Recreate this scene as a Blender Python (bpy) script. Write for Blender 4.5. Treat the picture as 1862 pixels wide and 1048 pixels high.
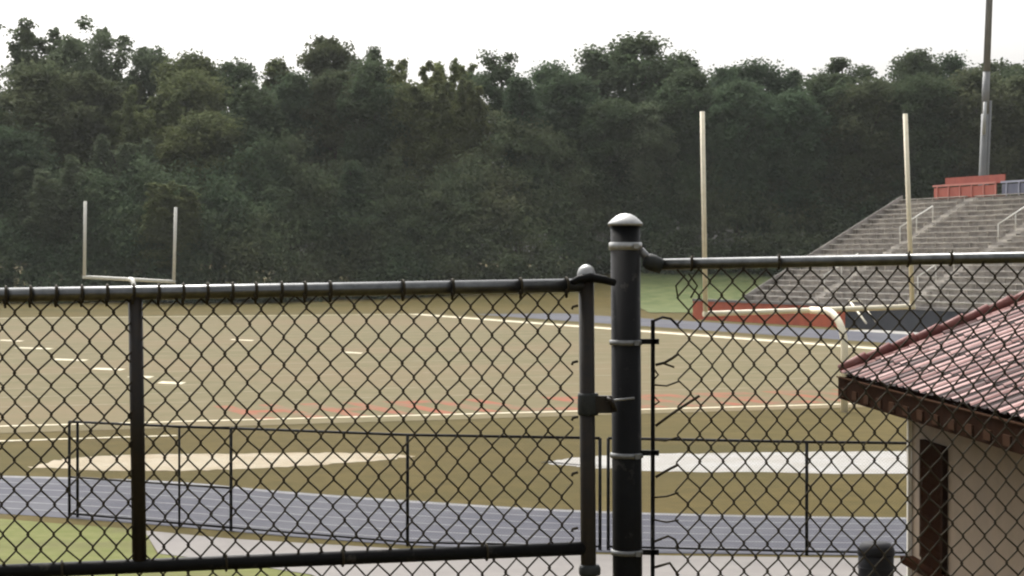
import bpy, math, random
import numpy as np
from mathutils import Vector

R = math.radians
SC = bpy.context.scene
C = SC.collection
for o in list(bpy.data.objects):
    bpy.data.objects.remove(o)

# ------------------------------------------------------------------ camera
F = 3700.0                      # focal length in photograph pixels (photo 1862 wide)
EYE = Vector((0, 0, 4.5))       # eye above the playing field, standing on a bank
PITCH = math.atan(48 / F)
cd = bpy.data.cameras.new('camera')
cam = bpy.data.objects.new('camera', cd)
C.objects.link(cam)
cam.location = EYE
cam.rotation_euler = (R(90) - PITCH, 0, 0)
cd.sensor_width = 36.0
cd.lens = 36.0 * F / 1862.0
cd.clip_start = 0.1
cd.clip_end = 9000
SC.camera = cam

# ------------------------------------------------------------------ world, sun, exposure
SUN_EL, SUN_AZ = R(52), R(-20)  # azimuth from +Y (view direction), negative to the left
w = bpy.data.worlds.new('World')
SC.world = w
w.use_nodes = True
nt = w.node_tree
nt.nodes.clear()
sky = nt.nodes.new('ShaderNodeTexSky')
sky.sky_type = 'NISHITA'
sky.sun_disc = False
sky.sun_elevation = SUN_EL
sky.sun_rotation = SUN_AZ
sky.air_density = 1.0
sky.dust_density = 8.0
sky.ozone_density = 1.0
hs = nt.nodes.new('ShaderNodeHueSaturation')
hs.inputs['Saturation'].default_value = 0.18
bg = nt.nodes.new('ShaderNodeBackground')
bg.inputs['Strength'].default_value = 0.15
out = nt.nodes.new('ShaderNodeOutputWorld')
nt.links.new(sky.outputs[0], hs.inputs['Color'])
nt.links.new(hs.outputs[0], bg.inputs['Color'])
nt.links.new(bg.outputs[0], out.inputs['Surface'])

sl = bpy.data.lights.new('sun', 'SUN')
sl.energy = 1.0
sl.angle = R(14)
sl.color = (1.0, 0.95, 0.87)
so = bpy.data.objects.new('sun', sl)
C.objects.link(so)
sd = Vector((math.sin(SUN_AZ) * math.cos(SUN_EL), math.cos(SUN_AZ) * math.cos(SUN_EL), math.sin(SUN_EL)))
so.rotation_euler = sd.to_track_quat('Z', 'Y').to_euler()
so.location = (0, 0, 60)

SC.view_settings.view_transform = 'Standard'
SC.view_settings.look = 'None'
SC.view_settings.gamma = 1.0
SC.view_settings.use_curve_mapping = False
SC.view_settings.exposure = 0.95
SC.render.engine = 'CYCLES'
SC.cycles.max_bounces = 6
SC.cycles.diffuse_bounces = 3
SC.cycles.use_denoising = True
SC.cycles.filter_width = 2.2    # the soft rendering of a long phone zoom


def ray(px, py):
    dx, dy = (px - 931) / F, (524 - py) / F
    cp, sp = math.cos(PITCH), math.sin(PITCH)
    return Vector((dx, cp + dy * sp, -sp + dy * cp))


def at(px, py, Y):
    """the point at depth Y along the line of sight through a photo pixel"""
    d = ray(px, py)
    return EYE + d * (Y / d.y)


def gnd(px, py, z=0.0):
    d = ray(px, py)
    return EYE + d * ((z - EYE.z) / d.z)


# ------------------------------------------------------------------ materials
def mat(name, c1, c2=None, scale=4.0, rough=0.7, metal=0.0, bump=0.0, detail=6.0, stretch=None,
        spec=0.5, objrand=0.0, c3=None, scale3=0.2, lo=0.35, hi=0.65, lo3=0.45, hi3=0.65, trans=0.0):
    m = bpy.data.materials.new(name)
    m.use_nodes = True
    t = m.node_tree
    b = t.nodes['Principled BSDF']
    b.inputs['Roughness'].default_value = rough
    b.inputs['Metallic'].default_value = metal
    b.inputs['Specular IOR Level'].default_value = spec
    tc = t.nodes.new('ShaderNodeTexCoord')
    src = tc.outputs['Object']
    if stretch:
        mp = t.nodes.new('ShaderNodeMapping')
        mp.inputs['Scale'].default_value = stretch
        t.links.new(src, mp.inputs['Vector'])
        src = mp.outputs[0]

    def noise(sc, det=detail):
        n = t.nodes.new('ShaderNodeTexNoise')
        n.inputs['Scale'].default_value = sc
        n.inputs['Detail'].default_value = det
        n.inputs['Roughness'].default_value = 0.65
        t.links.new(src, n.inputs['Vector'])
        return n

    def ramp(sock, a, z):
        r = t.nodes.new('ShaderNodeMapRange')
        r.inputs['From Min'].default_value = a
        r.inputs['From Max'].default_value = z
        t.links.new(sock, r.inputs['Value'])
        return r.outputs[0]

    def mix(fac, a, z):
        x = t.nodes.new('ShaderNodeMix')
        x.data_type = 'RGBA'
        t.links.new(fac, x.inputs['Factor'])
        for s, v in ((x.inputs['A'], a), (x.inputs['B'], z)):
            if isinstance(v, tuple):
                s.default_value = (*v, 1)
            else:
                t.links.new(v, s)
        return x.outputs['Result']
    n1 = noise(scale)
    if c2 is None:
        c2 = tuple(x * 0.8 for x in c1)
    col = mix(ramp(n1.outputs[0], lo, hi), c1, c2)
    if c3:
        col = mix(ramp(noise(scale3, 4).outputs[0], lo3, hi3), col, c3)
    if objrand:
        oi = t.nodes.new('ShaderNodeObjectInfo')
        h = t.nodes.new('ShaderNodeHueSaturation')
        r = t.nodes.new('ShaderNodeMapRange')
        r.inputs['To Min'].default_value = 1 - objrand
        r.inputs['To Max'].default_value = 1 + objrand
        t.links.new(oi.outputs['Random'], r.inputs['Value'])
        t.links.new(r.outputs[0], h.inputs['Value'])
        r2 = t.nodes.new('ShaderNodeMapRange')
        r2.inputs['To Min'].default_value = 0.492
        r2.inputs['To Max'].default_value = 0.508
        mm = t.nodes.new('ShaderNodeMath')
        mm.operation = 'MULTIPLY'
        mm.inputs[1].default_value = 7.31
        fr = t.nodes.new('ShaderNodeMath')
        fr.operation = 'FRACT'
        t.links.new(oi.outputs['Random'], mm.inputs[0])
        t.links.new(mm.outputs[0], fr.inputs[0])
        t.links.new(fr.outputs[0], r2.inputs['Value'])
        t.links.new(r2.outputs[0], h.inputs['Hue'])
        t.links.new(col, h.inputs['Color'])
        col = h.outputs[0]
    t.links.new(col, b.inputs['Base Color'])
    if bump:
        bm_ = t.nodes.new('ShaderNodeBump')
        bm_.inputs['Strength'].default_value = bump
        bm_.inputs['Distance'].default_value = 0.02
        t.links.new(n1.outputs[0], bm_.inputs['Height'])
        t.links.new(bm_.outputs[0], b.inputs['Normal'])
    return m


M = {}
M['grass'] = mat('grass', (0.066, 0.050, 0.012), (0.090, 0.067, 0.018), 1.3, .95, detail=9, bump=.4,
                 c3=(0.057, 0.047, 0.010), scale3=.06, spec=.1)
M['green'] = mat('green_grass', (0.106, 0.117, 0.033), (0.140, 0.144, 0.052), 2.2, .95, detail=9, bump=.4, spec=.1, c3=(.105, .098, .042), scale3=.7, lo3=.5, hi3=.72)
M['bank'] = mat('bank_grass', (0.080, 0.104, 0.040), (0.128, 0.144, 0.060), .6, .95, detail=8, spec=.1)
M['turf'] = mat('turf', (.118, .102, .051), (.142, .119, .065), .55, .95, detail=10, bump=.3,
                c3=(.146, .114, .063), scale3=.045, spec=.1, lo=.38, hi=.62, lo3=.46, hi3=.6)
M['paint'] = mat('field_paint', (.58, .53, .40), (.34, .29, .18), 2.2, .9, lo=.46, hi=.72, spec=.1)
M['faintpaint'] = mat('worn_field_paint', (.26, .235, .165), (.125, .105, .06), .7, .9, lo=.4, hi=.62, spec=.1)
M['redpaint'] = mat('red_field_paint', (.235, .082, .045), (.150, .108, .062), .55, .9, lo=.43, hi=.58, detail=8, spec=.1)
M['track'] = mat('track', (0.046, 0.046, 0.060), (0.062, 0.064, 0.077), .9, .85, detail=9,
                 c3=(0.035, 0.036, 0.053), scale3=.22, spec=.25)
M['lane'] = mat('lane_paint', (0.158, 0.158, 0.165), (0.095, 0.095, 0.105), 2.0, .8)
M['concrete'] = mat('concrete', (0.165, 0.152, 0.142), (0.192, 0.178, 0.165), 1.2, .85, detail=8, spec=.2)
M['pad'] = mat('pad', (0.312, 0.305, 0.288), (0.264, 0.249, 0.220), .9, .8, detail=7, spec=.2)
M['sand'] = mat('sand', (0.358, 0.316, 0.239), (0.296, 0.245, 0.168), 1.1, .95, detail=7, spec=.1)
M['black'] = mat('black_vinyl', (0.005, 0.005, 0.005), (0.007, 0.007, 0.007), 30, .55, bump=.05, spec=.09, c3=(.034, .031, .027), scale3=16, lo3=.60, hi3=.70)
M['brownblack'] = mat('weathered_black_vinyl', (.022, .016, .010), (.014, .012, .010), 25, .5, spec=.2)
M['wire'] = mat('vinyl_wire', (.038, .030, .017), (.024, .020, .012), 40, .7, spec=.1)
M['galv'] = mat('galvanized_metal', (0.341, 0.341, 0.329), (0.260, 0.260, 0.254), 40, .38, metal=.6)
M['dullgalv'] = mat('dull_metal', (.20, .205, .20), (.14, .14, .14), 50, .45, metal=.5)
M['greymetal'] = mat('dull_grey_metal', (.030, .032, .030), (.018, .020, .018), 50, .6, spec=.2)
M['railgrey'] = mat('worn_rail_metal', (.145, .148, .145), (.09, .092, .09), 30, .33, metal=.92)
M['white'] = mat('cream_post_paint', (.90, .83, .64), (.80, .73, .55), 5, .5)
M['greywhite'] = mat('greyish_post_paint', (0.684, 0.672, 0.605), (0.605, 0.593, 0.527), 5, .55)
M['alu'] = mat('weathered_aluminium', (.56, .52, .46), (.34, .315, .28), 1.1, .55, metal=.1, detail=10, lo=.40, hi=.60)
M['tread'] = mat('bleacher_tread', (.40, .37, .335), (.24, .22, .20), .9, .8, detail=10, lo=.40, hi=.62)
M['darksteel'] = mat('dark_steel', (.10, .10, .10), (.07, .07, .07), 3, .7)
M['redwall'] = mat('rust_red_wall_paint', (0.423, 0.084, 0.030), (0.317, 0.061, 0.025), .8, .75)
M['navywall'] = mat('navy_wall_paint', (0.014, 0.017, 0.024), (0.022, 0.024, 0.032), .8, .75)
M['redpanel'] = mat('red_panel_paint', (0.414, 0.105, 0.070), (0.333, 0.083, 0.058), 1.5, .6)
M['bluepanel'] = mat('blue_grey_panel', (0.105, 0.112, 0.168), (0.140, 0.147, 0.189), 1.5, .6)
M['pole'] = mat('galvanised_pole', (0.195, 0.199, 0.199), (0.247, 0.251, 0.247), .5, .55, metal=.2)
M['polelight'] = mat('bright_pole', (0.496, 0.504, 0.496), (0.440, 0.448, 0.440), .5, .5, metal=.1)
M['tile'] = mat('red_roof_tile', (.165, .052, .044), (.12, .036, .032), 7, .6, detail=4, c3=(.21, .085, .07), scale3=2.2, spec=.28)
M['panshade'] = mat('shaded_pan_tile', (0.016, 0.007, 0.006), (0.009, 0.005, 0.004), 6, .85, spec=.1)  # near-black colour paints the shade in the gaps between barrel tiles
M['tilepale'] = mat('pale_roof_tile', (.34, .17, .15), (.25, .105, .09), 9, .55, spec=.3)
M['tiledark'] = mat('dark_roof_tile', (.085, .026, .023), (.06, .02, .018), 9, .65, spec=.25)
M['fascia'] = mat('brown_fascia', (0.027, 0.014, 0.009), (0.018, 0.010, 0.007), 9, .9, spec=0)
M['fasciapale'] = mat('pale_bracket', (0.055, 0.031, 0.020), (0.043, 0.025, 0.017), 9, .9, spec=0)
M['stucco'] = mat('beige_stucco', (0.208, 0.154, 0.105), (0.177, 0.132, 0.088), 3, .9, bump=.25, detail=9, c3=(0.158, 0.121, 0.090), scale3=.9, lo3=.5, hi3=.75)
M['shutter'] = mat('dark_brown_shutter', (0.021, 0.010, 0.005), (0.016, 0.007, 0.005), 6, .9, spec=0)
M['trim'] = mat('white_trim', (0.780, 0.760, 0.700), (0.660, 0.630, 0.570), 4, .5)
M['barrel'] = mat('charcoal_plastic', (0.008, 0.008, 0.010), (0.011, 0.011, 0.013), 14, .6, spec=.12)
M['bark'] = mat('bark', (.065, .05, .04), (.04, .032, .026), 6, .95, bump=.5)


def leafmat(name, a, b, c, **k):
    m = mat(name, a, b, .3, .8, objrand=k.get('objrand', .10), detail=4, c3=c, scale3=k.get('s3', .13), spec=0)
    t = m.node_tree
    p = t.nodes['Principled BSDF']
    col = p.inputs['Base Color'].links[0].from_socket
    d, tr, mx = t.nodes.new('ShaderNodeBsdfDiffuse'), t.nodes.new('ShaderNodeBsdfTranslucent'), t.nodes.new('ShaderNodeMixShader')
    t.links.new(col, d.inputs['Color'])
    t.links.new(col, tr.inputs['Color'])
    mx.inputs[0].default_value = .38
    t.links.new(d.outputs[0], mx.inputs[1])
    t.links.new(tr.outputs[0], mx.inputs[2])
    t.links.new(mx.outputs[0], t.nodes['Material Output'].inputs['Surface'])
    t.nodes.remove(p)
    return m


M['leaf_dark'] = leafmat('dark_green_leaves', (0.063, 0.092, 0.052), (0.092, 0.122, 0.069), (0.079, 0.098, 0.056))
M['leaf_olive'] = leafmat('olive_leaves', (0.113, 0.133, 0.061), (0.144, 0.161, 0.074), (0.096, 0.116, 0.060))
M['leaf_brown'] = leafmat('brownish_leaves', (0.092, 0.102, 0.058), (0.115, 0.126, 0.071), (0.081, 0.100, 0.056))
M['leaf_yellow'] = leafmat('yellowish_leaves', (0.197, 0.213, 0.078), (0.158, 0.180, 0.074), (0.130, 0.153, 0.067))
M['leaf_blue'] = leafmat('cool_green_leaves', (0.067, 0.102, 0.063), (0.092, 0.131, 0.078), (0.073, 0.100, 0.058))
M['leaf_grey'] = leafmat('greyish_green_leaves', (0.115, 0.142, 0.089), (0.146, 0.177, 0.110), (0.100, 0.126, 0.076))


# ------------------------------------------------------------------ object helpers
ORG = {}


def tag(o, label=None, cat=None, group=None, kind=None):
    if label: o['label'] = label
    if cat: o['category'] = cat
    if group: o['group'] = group
    if kind: o['kind'] = kind
    return o


def thing(name, loc, label, cat, group=None):
    o = bpy.data.objects.new(name, None)
    o.empty_display_size = .2
    o.location = loc
    C.objects.link(o)
    ORG[o] = Vector(loc)
    return tag(o, label, cat, group)


class MB:
    def __init__(s):
        s.v, s.f, s.sm = [], [], []

    def face(s, pts, smooth=False):
        n = len(s.v)
        s.v += [Vector(p) for p in pts]
        s.f.append(tuple(range(n, n + len(pts))))
        s.sm.append(smooth)

    def box(s, c, ex, ey, ez):
        """c centre; ex, ey, ez half-extent vectors"""
        c, ex, ey, ez = Vector(c), Vector(ex), Vector(ey), Vector(ez)
        n = len(s.v)
        for k in (-1, 1):
            for j in (-1, 1):
                for i in (-1, 1):
                    s.v.append(c + ex * i + ey * j + ez * k)
        for q in ((0, 2, 3, 1), (4, 5, 7, 6), (0, 1, 5, 4), (2, 6, 7, 3), (0, 4, 6, 2), (1, 3, 7, 5)):
            s.f.append(tuple(n + i for i in q))
            s.sm.append(False)
        return s

    def tube(s, pts, r, sides=8, cap=True):
        pts = [Vector(p) for p in pts]
        rs = r if isinstance(r, (list, tuple)) else [r] * len(pts)
        n0 = len(s.v)
        up = None
        for i, p in enumerate(pts):
            a = pts[max(i - 1, 0)]
            b = pts[min(i + 1, len(pts) - 1)]
            d = (b - a).normalized()
            if up is None:
                up = Vector((0, 0, 1)) if abs(d.z) < .9 else Vector((1, 0, 0))
            x = d.cross(up).normalized()
            y = x.cross(d).normalized()
            up = y
            for k in range(sides):
                t = 2 * math.pi * k / sides
                s.v.append(p + (x * math.cos(t) + y * math.sin(t)) * rs[i])
        for i in range(len(pts) - 1):
            for k in range(sides):
                a = n0 + i * sides + k
                b = n0 + i * sides + (k + 1) % sides
                s.f.append((a, b, b + sides, a + sides))
                s.sm.append(True)
        if cap:
            s.f.append(tuple(n0 + k for k in reversed(range(sides))))
            s.sm.append(False)
            e = n0 + (len(pts) - 1) * sides
            s.f.append(tuple(e + k for k in range(sides)))
            s.sm.append(False)
        return s

    def lathe(s, base, prof, sides=24, axis=None):
        base = Vector(base)
        ax = Vector(axis or (0, 0, 1)).normalized()
        u = ax.orthogonal().normalized()
        v = ax.cross(u)
        n0 = len(s.v)
        for (r, z) in prof:
            for k in range(sides):
                t = 2 * math.pi * k / sides
                s.v.append(base + ax * z + (u * math.cos(t) + v * math.sin(t)) * max(r, 1e-4))
        for i in range(len(prof) - 1):
            for k in range(sides):
                a = n0 + i * sides + k
                b = n0 + i * sides + (k + 1) % sides
                s.f.append((a, b, b + sides, a + sides))
                s.sm.append(True)
        s.f.append(tuple(n0 + k for k in reversed(range(sides))))
        s.sm.append(False)
        e = n0 + (len(prof) - 1) * sides
        s.f.append(tuple(e + k for k in range(sides)))
        s.sm.append(False)
        return s

    def ring(s, c, axis, R_, r, n=16, sides=6):
        ax = Vector(axis).normalized()
        u = ax.orthogonal().normalized()
        v = ax.cross(u)
        c = Vector(c)
        pts = [c + (u * math.cos(2 * math.pi * k / n) + v * math.sin(2 * math.pi * k / n)) * R_ for k in range(n + 1)]
        return s.tube(pts, r, sides, cap=False)

    def build(s, name, m, parent=None, origin=None):
        me = bpy.data.meshes.new(name)
        org = ORG[parent] if parent is not None else Vector(origin or (0, 0, 0))
        me.from_pydata([tuple(v - org) for v in s.v], [], s.f)
        me.polygons.foreach_set('use_smooth', s.sm)
        me.materials.append(m)
        me.update()
        o = bpy.data.objects.new(name, me)
        C.objects.link(o)
        if parent is not None:
            o.parent = parent
        else:
            o.location = org
        ORG[o] = org
        return o


def structure(o):
    return tag(o, kind='structure')


def npmesh(name, V, Fq, m, smooth=False):
    me = bpy.data.meshes.new(name)
    V = np.asarray(V, np.float32)
    Fq = np.asarray(Fq, np.int32)
    me.vertices.add(len(V))
    me.vertices.foreach_set('co', V.ravel())
    k = Fq.shape[1]
    me.loops.add(Fq.size)
    me.loops.foreach_set('vertex_index', Fq.ravel())
    me.polygons.add(len(Fq))
    me.polygons.foreach_set('loop_start', np.arange(0, Fq.size, k, dtype=np.int32))
    me.polygons.foreach_set('loop_total', np.full(len(Fq), k, np.int32))
    me.polygons.foreach_set('use_smooth', np.full(len(Fq), smooth))
    me.update(calc_edges=True)
    me.validate()
    if m: me.materials.append(m)
    return me


# ------------------------------------------------------------------ field frame
N = at(1470, 563, 62.7); N.z = 0            # under the middle of the near crossbar
AX = Vector((-.366, .9306, 0))              # along the field, away from the camera
PX = Vector((.9306, .366, 0))               # across the field, to the right


def fld(s, l, z=0.0):
    return N + AX * s + PX * l + Vector((0, 0, z))


# ------------------------------------------------------------------ ground
def smooth(t):
    t = max(0., min(1., t))
    return t * t * (3 - 2 * t)


def height(x, y):
    h = 2.9 * (1 - smooth((y - 7) / 15.0))
    k = .25 + .75 * smooth((x + 18) / 26.0)
    h += 4.2 * k * smooth((y - 196) / 42.0)
    return h


ys = [-3000, -800, -200, -60, -20] + [i * 1.0 for i in range(-8, 26)] + list(range(28, 190, 9)) + \
     list(range(190, 250, 4)) + [270, 320, 500, 1200, 4000]
xs = [-4000, -1200, -400, -160] + list(range(-100, 101, 5)) + [160, 400, 1200, 4000]
V = [(x, y, height(x, y)) for y in ys for x in xs]
nx = len(xs)
Fq = [(j * nx + i, j * nx + i + 1, (j + 1) * nx + i + 1, (j + 1) * nx + i) for j in range(len(ys) - 1) for i in range(nx - 1)]
g = bpy.data.objects.new('ground', npmesh('ground', V, Fq, M['grass'], True))
C.objects.link(g); structure(g)

HAZE = .00012


def sheet(name, pts, m, z):
    mb = MB()
    mb.face([Vector((p[0], p[1], z)) for p in pts])
    o = mb.build(name, m)
    if o.data.polygons[0].normal.z < 0:
        o.data.flip_normals()
    return structure(o)


def strip(name, A, B, m, z):
    """sheet between two polylines with equal counts"""
    mb = MB()
    for i in range(len(A) - 1):
        q = [A[i], A[i + 1], B[i + 1], B[i]]
        q = [Vector((p[0], p[1], z)) for p in q]
        n = (q[1] - q[0]).cross(q[2] - q[0])
        if n.z < 0: q.reverse()
        mb.face(q)
    return structure(mb.build(name, m))


# playing field and its markings
mb = MB()
mb.face([fld(-.6, -27, .012), fld(-.6, 26.4, .012), fld(112, 26.4, .012), fld(112, -27, .012)])
o = mb.build('playing_field', M['turf'])
if o.data.polygons[0].normal.z < 0: o.data.flip_normals()
structure(o)


def line(name, s0, l0, s1, l1, w_, m=None, z=.016):
    a, b = fld(s0, l0), fld(s1, l1)
    d = (b - a).normalized()
    n = Vector((-d.y, d.x, 0)) * w_ / 2
    return sheet(name, [a - n, b - n, b + n, a + n], m or M['paint'], z)


line('end_line', 1.7, -24.4, 0, 23.4, .34)
line('sideline', .2, 24.4, 110, 24.4, 1.3, z=.020)
line('sideline', 1.9, -24.4, 110, -24.4, .26)
line('restraining_line', -3.0, -42, -3.0, -20.3, .30)
line('far_end_line', 109.7, -24.2, 109.7, 24, .5)
for (px, py, w_) in ((62, 634, 62), (126, 655, 62), (197, 672, 54), (256, 686, 40), (312, 697, 44), (440, 619, 40), (640, 642, 36),
                     (20, 620, 40)):
    a, b = gnd(px - w_ / 2, py - 1), gnd(px + w_ / 2, py + 1)
    d = Vector((0, .6, 0))
    sheet('yard_mark', [a - d, b - d, b + d, a + d], M['paint'], .016)

for k in range(1, 22):
    line('yard_line', 9.1 + 4.57 * (k - 1), -24, 9.1 + 4.57 * (k - 1), 23, .16, M['faintpaint'], .0165)

# faded red end-zone lettering: broad worn strokes
rng = random.Random(5)
mb = MB()
l = -17.0
while l < 21:
    lw = 2.0
    kind = rng.randrange(4)
    s0, s1 = 1.5, 7.2
    parts = [(s0, s1, 0, .55)]
    if kind in (0, 2): parts.append((s0, s1, lw - .55, lw))
    if kind in (0, 1): parts.append((s1 - 1.1, s1, .56, lw - .56 if kind == 0 else lw))
    if kind in (1, 3): parts.append((s0, s0 + 1.1, .56, lw))
    if kind in (1, 2): parts.append(((s0 + s1) / 2 - .5, (s0 + s1) / 2 + .5, .56, lw - .56))
    for (a0, a1, b0, b1) in parts:
        q = [fld(a0, l + b0, .017), fld(a0, l + b1, .017), fld(a1, l + b1, .017), fld(a1, l + b0, .017)]
        if (q[1] - q[0]).cross(q[2] - q[0]).z < 0: q.reverse()
        mb.face(q)
    l += lw + .75
structure(mb.build('end_zone_lettering', M['redpaint']))

# running track: near turn, right straight, far turn
FARPX = [-900, -300, 0, 300, 520, 740, 1000, 1300, 1700, 2300]
far_edge = [gnd(x, y) for x, y in zip(FARPX, (850, 860, 866, 876, 895, 911, 927, 937, 943, 948))]
near_edge = [gnd(x, y) for x, y in zip(FARPX, (905, 922, 935, 957, 976, 992, 1003, 1008, 1012, 1016))]


def subdiv(P, n=6):
    Q = []
    for i in range(len(P) - 1):
        p0, p1, p2, p3 = P[max(i - 1, 0)], P[i], P[i + 1], P[min(i + 2, len(P) - 1)]
        for k in range(n):
            t = k / n
            Q.append(.5 * ((2 * p1) + (p2 - p0) * t + (2 * p0 - 5 * p1 + 4 * p2 - p3) * t * t + (3 * p1 - p0 - 3 * p2 + p3) * t ** 3))
    Q.append(P[-1])
    return Q


fe, ne = subdiv(far_edge), subdiv(near_edge)
strip('running_track', fe, ne, M['track'], .008)
for t in (.03, .2, .37, .54, .71, .87):
    wd = .007 if t > .1 else .028
    A = [f * (1 - t + wd) + n * (t - wd) for f, n in zip(fe, ne)]
    B = [f * (1 - t - wd) + n * (t + wd) for f, n in zip(fe, ne)]
    strip('lane_line', A, B, M['lane'], .0125)
mb = MB()
mb.face([fld(-12, 29, .008), fld(-12, 37.2, .008), fld(108, 37.2, .008), fld(108, 29, .008)])
structure(mb.build('running_track', M['track']))
mb = MB()
mb.face([fld(15, 37.25, .010), fld(15, 39.9, .010), fld(61, 39.9, .010), fld(61, 37.25, .010)])
structure(mb.build('concrete_apron', M['pad']))
# green lawn at the left foot of the bank and the concrete walk
ga = [(-900, 912), (-300, 930), (0, 944), (120, 954), (262, 964), (285, 1008), (420, 1024), (562, 1046), (724, 1112), (300, 1110), (-900, 1110)]
sheet('lawn', [gnd(*p) for p in ga], M['green'], .006)
wa = [(262, 966), (420, 981), (740, 1000), (1000, 1008), (1300, 1013), (1700, 1017), (2300, 1021), (2300, 1112), (720, 1112), (565, 1046), (423, 1024), (288, 1008)]
sheet('concrete_walk', [gnd(*p) for p in wa], M['concrete'], .011)
def ragged(P, seed):
    q = subdiv([gnd(*p) for p in P + P[:1]], 9)[:-1]
    rj = random.Random(seed)
    return [v + Vector((rj.uniform(-.12, .12), rj.uniform(-.16, .16), 0)) for v in q]


# bare sand and concrete pads between the track and the field
sa = [(55, 850), (110, 837), (220, 828), (400, 826), (600, 824), (745, 829), (690, 838), (560, 847), (400, 855), (200, 857)]
sheet('sand_pit', ragged(sa, 1), M['sand'], .007)
pa = [(985, 841), (1060, 832), (1180, 827), (1400, 824), (1800, 822), (1800, 860), (1300, 859), (1120, 854), (1040, 848)]
sheet('concrete_pad', ragged(pa, 2), M['pad'], .007)
# brighter lawn rising beyond the far right end of the field
lw_x = [x for x in range(12, 61, 4)]
Vl, Fl = [], []
ly = [178, 186, 194, 200, 206, 212, 218, 224, 230, 236]
for y in ly:
    for x in lw_x:
        Vl.append((x + (y - 178) * .02, y, height(x + (y - 178) * .02, y) + .05))
for j in range(len(ly) - 1):
    for i in range(len(lw_x) - 1):
        k = j * len(lw_x) + i
        Fl.append((k, k + 1, k + 1 + len(lw_x), k + len(lw_x)))
o = bpy.data.objects.new('grass_bank', npmesh('grass_bank', Vl, Fl, M['bank'], True))
C.objects.link(o); structure(o)


# ------------------------------------------------------------------ trees
def leaves(rs, cen, rad, n, size, flat=.8):
    """n leaf quads scattered softly through a clump"""
    p = cen + np.clip(rs.normal(size=(n, 3)), -2.1, 2.1) * rad * .56 * np.array([1, 1, flat])
    d = (p - cen) / rad
    nrm = d * .5 + rs.normal(size=(n, 3)) * .7 + np.array([0, 0, .5])
    nrm /= np.linalg.norm(nrm, axis=1)[:, None]
    t = np.cross(nrm, rs.normal(size=(n, 3))); t /= np.linalg.norm(t, axis=1)[:, None] + 1e-9
    b = np.cross(nrm, t)
    s = size * (.5 + .9 * rs.random(n))[:, None]
    a = (.45 + .35 * rs.random(n))[:, None]
    return np.stack([p - t * s, p - b * s * a, p + t * s, p + b * s * a], 1).reshape(-1, 3)


def crown_blobs(rs, kind):
    """clump centres and radii for a tree about 27.4 m tall"""
    B = []

    def env(n, z0, z1, prof, r0, r1, cnt, inner=.55):
        for k in range(n):
            t = rs.random()
            Rr = prof(t)
            a = rs.random() * 6.283
            q = Rr * (inner + (1 - inner) * rs.random())
            B.append((q * math.cos(a), q * math.sin(a), z0 + (z1 - z0) * t, rs.uniform(r0, r1), cnt))

    def oval(w_, c=.45):
        return lambda t: w_ * math.sqrt(max(0, 1 - (abs(t - c) / (1 - c if t > c else c + .12)) ** 2.2))
    if kind == 'broad':
        env(120, 6.5, 26.6, oval(4.6, .5), .8, 1.9, 120)
        env(40, 8, 24, oval(3.2, .5), 1.6, 2.4, 90, .1)
        env(10, 24, 27, lambda t: 2.6 * (1 - t), .4, .8, 50)
    elif kind == 'round':
        env(105, 6.5, 26.6, oval(3.9, .55), .7, 1.6, 130)
        env(40, 8, 25, oval(2.8, .55), 1.4, 2.2, 90, .1)
        env(12, 22, 27, lambda t: 3.2 * (1 - .7 * t), .35, .75, 45)
    elif kind == 'airy':
        for k in range(8):
            a = k * 6.283 / 8 + rs.random()
            q = 1.0 + 2.9 * rs.random()
            top = 22.5 + 5.0 * rs.random()
            x, y = q * math.cos(a), q * math.sin(a)
            z = 10.0
            while z < top:
                f = (z - 10) / (top - 10)
                wob = rs.normal(size=2) * .6
                B.append((x * (.4 + .75 * f) + wob[0], y * (.4 + .75 * f) + wob[1], z, (1.35 - .6 * f) * rs.uniform(.6, 1.25), 70))
                z += .5 + .5 * rs.random()
        env(50, 5, 17, oval(4.2, .5), 1.1, 2.1, 110, .2)
    elif kind == 'cone':
        env(110, 5, 26.8, lambda t: 3.2 * (1 - t) ** .75 + .1, .45, 1.35, 90, .45)
        env(30, 5, 20, lambda t: 2.0 * (1 - t), 1.2, 1.8, 90, .1)
    elif kind == 'pine':
        env(46, 17.0, 26.6, lambda t: 4.3 * math.sqrt(max(0, 1 - (abs(t - .4) / .62) ** 2)), .55, 1.25, 120, .35)
        env(45, 5, 17.5, oval(3.6, .4), 1.0, 2.0, 110, .15)
    elif kind == 'spiky':
        for k in range(12):
            a = rs.random() * 6.283
            q = 4.0 * math.sqrt(rs.random())
            top = 23.4 + 3.9 * rs.random()
            z = 14.
            while z < top:
                f = (z - 14) / (top - 14)
                B.append((q * math.cos(a) + rs.normal() * .3, q * math.sin(a) + rs.normal() * .3, z, (.4 + 1.1 * (1 - f)) * rs.uniform(.7, 1.2), 45 + int(50 * (1 - f))))
                z += .55
        env(70, 5, 21, oval(4.2, .5), 1.0, 2.0, 110, .2)
    return B


DENS = 2.2


def crown_mesh(name, kind, seed, size=.205):
    rs = np.random.RandomState(seed)
    P = [leaves(rs, np.array(b[:3]), b[3], int(b[4] * DENS), size) for b in crown_blobs(rs, kind)]
    V = np.concatenate(P)
    Fq = np.arange(len(V)).reshape(-1, 4)
    return V, Fq


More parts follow.
